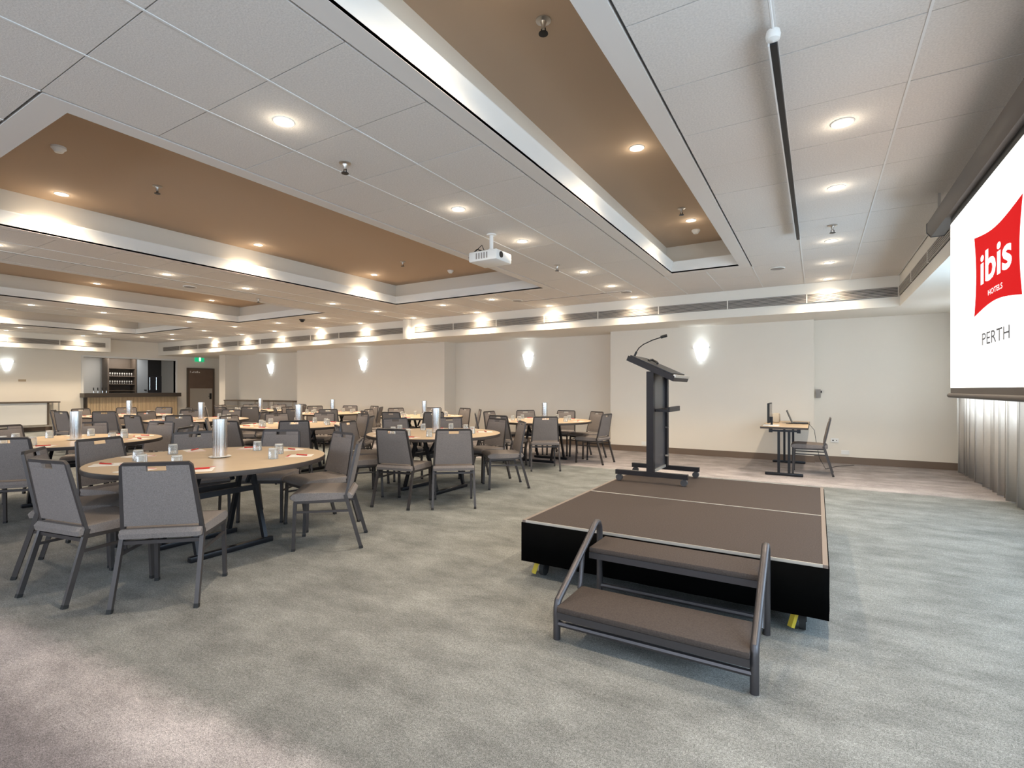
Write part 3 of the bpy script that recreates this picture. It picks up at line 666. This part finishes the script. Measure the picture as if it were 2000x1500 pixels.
CX = [-4.42, -7.36, -10.30, -13.25]
RY = [2.43, 5.38, 8.52]
ROWN = ['outer-row', 'middle-row', 'sconce-row']
COLN = ['first from stage', 'second from stage', 'third from stage', 'last before bar']
std = [-78, -40, 36, 79, 119, 158, 198, 240]
angs = {(0, 0): std, (0, 1): [-78, -40, 36, 78, 117, 157, 199, 240], (0, 2): [-101, -61, -3, 56, 94, 134, 176, 220],
        (1, 0): [-78, -40, 36, 72, 110, 152, 192, 238], (1, 1): [-82, -37, 38, 79, 120, 158, 200, -122]}
tabs = [(c, r) for c in range(4) for r in range(3) if not (r == 0 and c > 1)]
def side_name(a):
    a %= 360
    names = [(0, 'screen side'), (45, 'screen-sconce corner'), (90, 'sconce side'), (135, 'bar-sconce corner'), (180, 'bar side'),
             (225, 'bar corner opposite sconces'), (270, 'side opposite sconces'), (315, 'screen corner opposite sconces'), (360, 'screen side')]
    return min(names, key=lambda q: abs(q[0] - a))[1]
def side_names(A):                    # one name for each seat; two seats on one side are told apart by what they are nearer to
    N = [side_name(a) for a in A]; out = []
    for i, a in enumerate(A):
        dup = [b for q, b in enumerate(A) if N[q] == N[i] and q != i]
        if not dup: out.append(N[i]); continue
        ca, sa = math.cos(math.radians(a)), math.sin(math.radians(a)); cb_, sb_ = math.cos(math.radians(dup[0])), math.sin(math.radians(dup[0]))
        if abs(ca - cb_) > abs(sa - sb_): out.append(N[i] + (' nearer screen' if ca > cb_ else ' nearer bar'))
        else: out.append(N[i] + (' nearer sconces' if sa > sb_ else ' farther from sconces'))
    return out
EXACT = {(0, 0, 0): (-4.19, 1.50, 100), (0, 0, 1): (-3.61, 1.74, 132), (0, 0, 2): (-3.64, 3.01, 222), (0, 0, 7): (-4.85, 1.64, 56),
         (0, 1, 0): (-4.13, 4.45, 101), (0, 1, 1): (-3.62, 4.74, 128), (0, 1, 2): (-3.68, 5.97, 224), (0, 2, 1): (-3.92, 7.60, 124), (0, 2, 2): (-3.47, 8.73, 175)}
rnd = random.Random(11)
for (c, r) in tabs:
    cx, cy = CX[c], RY[r]
    if (c, r) == (0, 1): cy = 5.33
    where = '%s table %s' % (ROWN[r], COLN[c]); grp = where
    rot = PI / 2 if (r == 2) else 0
    place(table, tbu, (cx + (.03 if c == 0 else 0), cy, 0), rot, 'round oak-topped folding table, %s, %s' % (['row farthest from the sconces', 'middle row', 'row along the sconces'][r], COLN[c]))
    A = angs.get((c, r)) or [a + rnd.uniform(-2.5, 2.5) for a in std]
    SN = side_names(A)
    for i, a in enumerate(A):
        ar = math.radians(a); rr = .99 + rnd.uniform(-.015, .03)
        fx, fy = cx + rr * math.cos(ar), cy + rr * math.sin(ar)
        rz = ar + PI / 2 + math.radians(rnd.uniform(-4, 4))                       # local +y looks at the table centre
        if (c, r, i) in EXACT: fx, fy, fd = EXACT[(c, r, i)]; rz = math.radians(fd) - PI / 2
        place(chair, chu, (fx, fy, 0), rz, 'grey banquet chair, %s, %s' % (SN[i], where), 'chairs at ' + grp)
        pr = .70; px, py = cx + pr * math.cos(ar + .10), cy + pr * math.sin(ar + .10)
        prz = ar + PI / 2 + rnd.uniform(-.12, .12)
        place(pd, pdu, (px, py, ZT), prz, 'white notepad, %s, %s' % (SN[i], where), 'notepads on ' + grp)
        place(pe, peu, (px + .01 * math.cos(ar), py + .01 * math.sin(ar), ZT + .0042), prz + rnd.uniform(-.5, .5) + .5, 'red pen on notepad, %s, %s' % (SN[i], where), 'pens on ' + grp)
        gr = .54 + rnd.uniform(-.04, .03); ga = ar - .20 + rnd.uniform(-.08, .05)
        place(gl, glu, (cx + gr * math.cos(ga), cy + gr * math.sin(ga), ZT), rnd.uniform(0, 6), 'upturned tumbler, %s, %s' % (SN[i], where), 'tumblers on ' + grp)
    jx, jy = cx + .02, cy + .05
    place(pl, plu, (jx, jy, ZT), 0, 'white saucer under the steel jug, ' + where)
    place(wc, wcu, (jx, jy, ZT + .0035), rnd.uniform(0, 6), 'tall polished steel jug on round table, ' + where)

# ------------------------------------------------------------------ desk by the sconce wall
dk = thing('folding_desk', 'rectangular oak-topped folding desk by the white wall panel', 'table', (-.44, 9.74, 0))
MB().box(-.32, .32, -.91, .91, .722, .748).build('tabletop', 'oak', dk)
m = MB(); m.box(-.325, .325, -.915, -.91, .718, .747); m.box(-.325, .325, .91, .915, .718, .747); m.box(-.325, -.32, -.91, .91, .718, .747); m.box(.32, .325, -.91, .91, .718, .747); m.build('edge_band', 'edge', dk)
for y in (-1.0, .72):
    y = y + .0 if y > 0 else -.86
    MB().box(-.26, .26, y - .025, y + .025, 0, .045, bev=.008).build('foot', 'darkmetal', dk)
    for x in (-.07, .07): MB().bar([(x, y, .045), (x, y, .70)], .035, .035, up=(0, 1, 0)).build('leg', 'darkmetal', dk)
    MB().bar([(-.20, y, .69), (.20, y, .69)], .03, .03).build('cross_bar', 'darkmetal', dk)
    for x in (-.18, .20): MB().box(x - .025, x + .025, y - .02, y + .02, .66, .722).build('bracket', 'darkmetal', dk)
place(chair, chu, (-.07, 9.37, 0), PI / 2, 'grey banquet chair drawn up to the rectangular desk')
mo = thing('monitor', 'black computer monitor standing on the rectangular desk', 'monitor', (-.64, 9.15, .748))
MB().box(-.10, .12, -.12, .12, 0, .012).build('base', 'white', mo); MB().box(.0, .03, -.03, .03, .012, .14).build('stand', 'darkmetal', mo); MB().box(-.03, .0, -.27, .27, .05, .36).build('casing', 'black', mo); MB().box(.0, .003, -.255, .255, .065, .345).build('display', 'screenface', mo)
lp = thing('laptop', 'open black laptop on the rectangular desk', 'laptop', (-.25, 9.95, .748))
MB().box(-.12, .12, -.17, .17, 0, .018).build('keyboard_base', 'darkmetal', lp); MB().bar([(-.12, 0, .018), (-.20, 0, .22)], .34, .008, up=(1, 0, 0)).build('lid', 'darkmetal', lp)
cb = MB(); pts = []
for i in range(30): a = i * .55; pts.append((-.42 + .05 * math.cos(a) + i * .004, 9.62 + .05 * math.sin(a), .752 + .006 + i * .0005))
cb.tube(pts, .004, 6); cb.tube([(-.32, 9.65, .77), (-.2, 9.68, .755), (-.115, 9.7, .758), (-.04, 9.7, .66), (-.02, 9.72, .5), (.03, 9.8, .2), (.12, 9.95, .006), (.3, 10.4, .006), (.55, 10.7, .006)], .004, 6)
tag(cb.build('power_cable', 'black'), 'black cable coiled on the desk and trailing to the floor', 'cable')
bxo = thing('document_box', 'tan round-cornered box standing on the rectangular desk beyond the monitor', 'box', (-.62, 10.1, .748))
MB().box(-.06, .06, -.09, .09, 0, .16, bev=.03).build('body', 'beige', bxo)
# wall fittings on the sconce wall
def outlet(label, x, y, z, dots=True):
    t = thing('power_outlet', label, 'outlet', (x, y, z)); MB().box(-.06, .06, -.01, 0, -.037, .037).build('plate', 'white', t)
    if dots:
        for i in (-.025, .03): MB().tube([(i, -.0115, 0), (i, -.0095, 0)], .012 if i < 0 else .007, 10).build('socket', 'black', t)
outlet('white wall outlet with dark sockets behind the desk chair', .27, 10.9, .405); outlet('plain white outlet low on the wall between desk chair and curtain', .43, 10.9, .20, False); outlet('plain white outlet low on the panel behind the lectern', -3.15, 10.75, .18, False)
th = thing('wall_control', 'grey control box on the wall step above the desk', 'control box', (.02, 10.9, 1.25))
MB().box(-.045, .035, -.05, 0, -.075, .075).build('casing', 'speaker', th); MB().tube([(.035, -.025, .03), (.052, -.025, .03)], .022, 12).build('dial', 'darkmetal', th)

# curtain on the window wall
def curtain(name, label, y0, y1):
    n = int((y1 - y0) / .022); vs = []; fs = []
    for i in range(n + 1):
        y = y0 + (y1 - y0) * i / n; p = y * 2 * PI / .20
        for z, k in ((.015, 1.25), (.6, 1.05), (1.6, .95), (2.57, .8)):
            vs.append((1.98 + k * (.045 * math.sin(p) + .018 * math.sin(p * .43 + 1)), y + k * .02 * math.sin(p * 2 + .5), z))
    for i in range(n):
        for q in range(3): a = i * 4 + q; fs.append((a, a + 1, a + 5, a + 4))
    o = MB().add(vs, fs, 0, True).build(name, 'curtain'); o.modifiers.new('cloth', 'SOLIDIFY').thickness = .003
    return tag(o, label, 'curtain')
curtain('curtain', 'pale floor-length curtain by the wall corner', 9.4, 10.80); curtain('curtain', 'pale floor-length curtain below the projection screen', 7.55, 9.36)

# ------------------------------------------------------------------ bar
ct = thing('bar_counter', 'dark-topped bar counter with pine slat front', 'counter', (XL, 8.82, 0))
m = MB(); m.box(.002, .36, -1.52, 1.50, 1.05, 1.19); m.box(-.45, .002, -1.41, 1.46, 1.05, 1.19); m.build('counter_top', 'bartop', ct); m = MB(); m.box(.002, .16, -1.36, 1.46, 0, 1.05); m.box(-.30, .002, -1.41, 1.46, 0, 1.05); m.build('body', 'cabinet', ct)
m = MB(); y = -1.36
while y < 1.45: m.box(.16, .18, y, y + .028, .05, 1.05); y += .042
m.build('slat_front', 'slat', ct)['kind'] = 'stuff'
tp = thing('beer_tap', 'x', 'tap'); m = MB(); m.tube([(0, 0, 0), (0, 0, .09)], .012, 8); m.tube([(0, 0, .08), (.05, 0, .07), (.055, 0, .045)], .008, 8); m.build('spout', 'chrome', tp); MB().tube([(0, 0, .09), (-.01, 0, .15), (-.012, 0, .19)], .016, 8).build('handle', 'black', tp); register(tp); tpu = []
for i, y in enumerate((7.62, 7.74, 7.87, 7.98)): place(tp, tpu, (-21.12, y, 1.19), 0, 'dark-handled beer tap on the bar counter, %s from the fridge' % ORD[3 - i], 'beer taps on the bar')
sh = thing('bar_shelf_unit', 'dark back-bar shelf unit holding rows of glasses', 'shelf', (-22.7, 9.05, 0))
MB().box(-.35, -.30, -.47, .47, 0, 2.55).build('back', 'cabinet', sh)
for y in (-.47, .42): MB().box(-.30, .10, y, y + .05, 0, 2.55).build('side', 'cabinet', sh)
for z in (1.25, 1.50, 1.80, 2.10): MB().box(-.30, .08, -.42, .42, z, z + .03).build('shelf', 'cabinet', sh)
wg = thing('wine_glass', 'x', 'glass'); MB().lathe([(.0005, .001), (.024, 0), (.024, .003), (.004, .006), (.004, .05), (.02, .065), (.025, .09), (.02, .12), (.018, .12), (.022, .09), (.0005, .055)], 10).build('bowl_and_stem', 'ceramic', wg); register(wg); wgu = []
for z, nm in ((1.53, 'lower'), (1.83, 'upper')):
    for i in range(10): place(wg, wgu, (-22.72, 8.70 + i * .078, z + .001), 0, 'stemmed glass on the %s back-bar glass row, %s from the fridge' % (nm, ORD[9 - i]), 'glasses on the %s back-bar shelf' % nm)
gp = thing('tall_grey_cabinet', 'tall blue-grey cabinet door beside the back-bar shelves', 'cabinet', (-22.7, 9.73, 0)); MB().box(-.35, .10, -.18, .18, 0, 2.55).build('body', 'bluegrey', gp); MB().box(.10, .13, .05, .13, 1.27, 1.31).build('handle', 'black', gp)
fg = thing('drinks_fridge', 'black glass-door drinks fridge behind the bar', 'fridge', (-22.7, 10.17, 0)); MB().box(-.35, .06, -.24, .24, 0, 2.55).build('body', 'black', fg)
for s in (-1, 1): d_ = MB().box(.06, .09, min(.005 * s, .235 * s), max(.005 * s, .235 * s), .1, 1.85).build('door', 'screenface', fg); MB().tube([(.115, s * .03 if s > 0 else -.20, 1.3), (.115, s * .03 if s > 0 else -.20, 1.8)], .012, 8).build('handle', 'chrome', d_)
ex = thing('exit_sign', 'green lit exit sign above the brown door', 'exit sign', (XL, 11.17, 2.52))
MB().box(.0, .05, -.17, .17, -.09, .09).build('casing', 'green', ex); MB().box(.05, .052, -.03, .04, -.07, .075).build('figure_panel', 'exitwhite', ex)
m = MB(); m.tube([(.0525, .0, .035), (.0535, .0, .035)], .012, 8); m.bar([(.053, .005, .02), (.053, .0, -.02), (.053, .015, -.055)], .003, .012, up=(1, 0, 0)); m.bar([(.053, .0, -.02), (.053, -.02, -.045)], .003, .01, up=(1, 0, 0)); m.build('running_figure', 'green', ex)
l = D.lights.new('bar_fill_lamp', 'AREA'); l.size = 1.2; l.energy = 30; l.color = (1, .93, .85); lo = D.objects.new('bar_fill_lamp', l); COL.objects.link(lo); lo.location = (-22.2, 8.9, 2.58)  # fill light added to brighten the bar interior, no fitting behind it
wp = thing('wall_plate', 'small tan wall plate beside the bar sconce', 'wall plate', (XL, 5.85, 1.60)); MB().box(0, .012, -.09, .09, -.035, .035).build('plate', 'ashplate', wp)
# sideboards with rail frames against the walls
def sideboard(label, loc, rz, half, panel=True):
    t = thing('buffet_table', label, 'table', loc, rz)
    MB().box(-half, half, -.28, .28, .90, .94).build('top', 'cabinet', t)
    if panel: MB().box(-half + .04, half - .32, -.24, -.225, .22, .90).build('front_panel', 'wall_white', t)
    for x in (-half + .03, half - .03):
        for y in (-.25, .25): MB().box(x - .015, x + .015, y - .015, y + .015, 0, .90).build('leg', 'steel', t)
    MB().box(-half + .03, half - .03, -.262, -.238, .16, .20).build('low_rail', 'steel', t)
    if panel: MB().box(half - .32, half - .27, -.255, -.22, .20, .90).build('post', 'cabinet', t)
    else:
        for z in (.72, .58): MB().box(-half + .03, half - .03, -.258, -.242, z, z + .025).build('mid_rail', 'steel', t)
sideboard('white-fronted buffet table against the wall beside the bar', (-20.98, 4.95, 0), PI / 2, 1.65)
sideboard('open-framed buffet table in the recess nearest the bar', (-17.72, 10.93, 0), 0, .95, False)
sideboard('open-framed buffet table under the recess sconce nearest the bar', (-15.62, 10.93, 0), 0, .90, False)
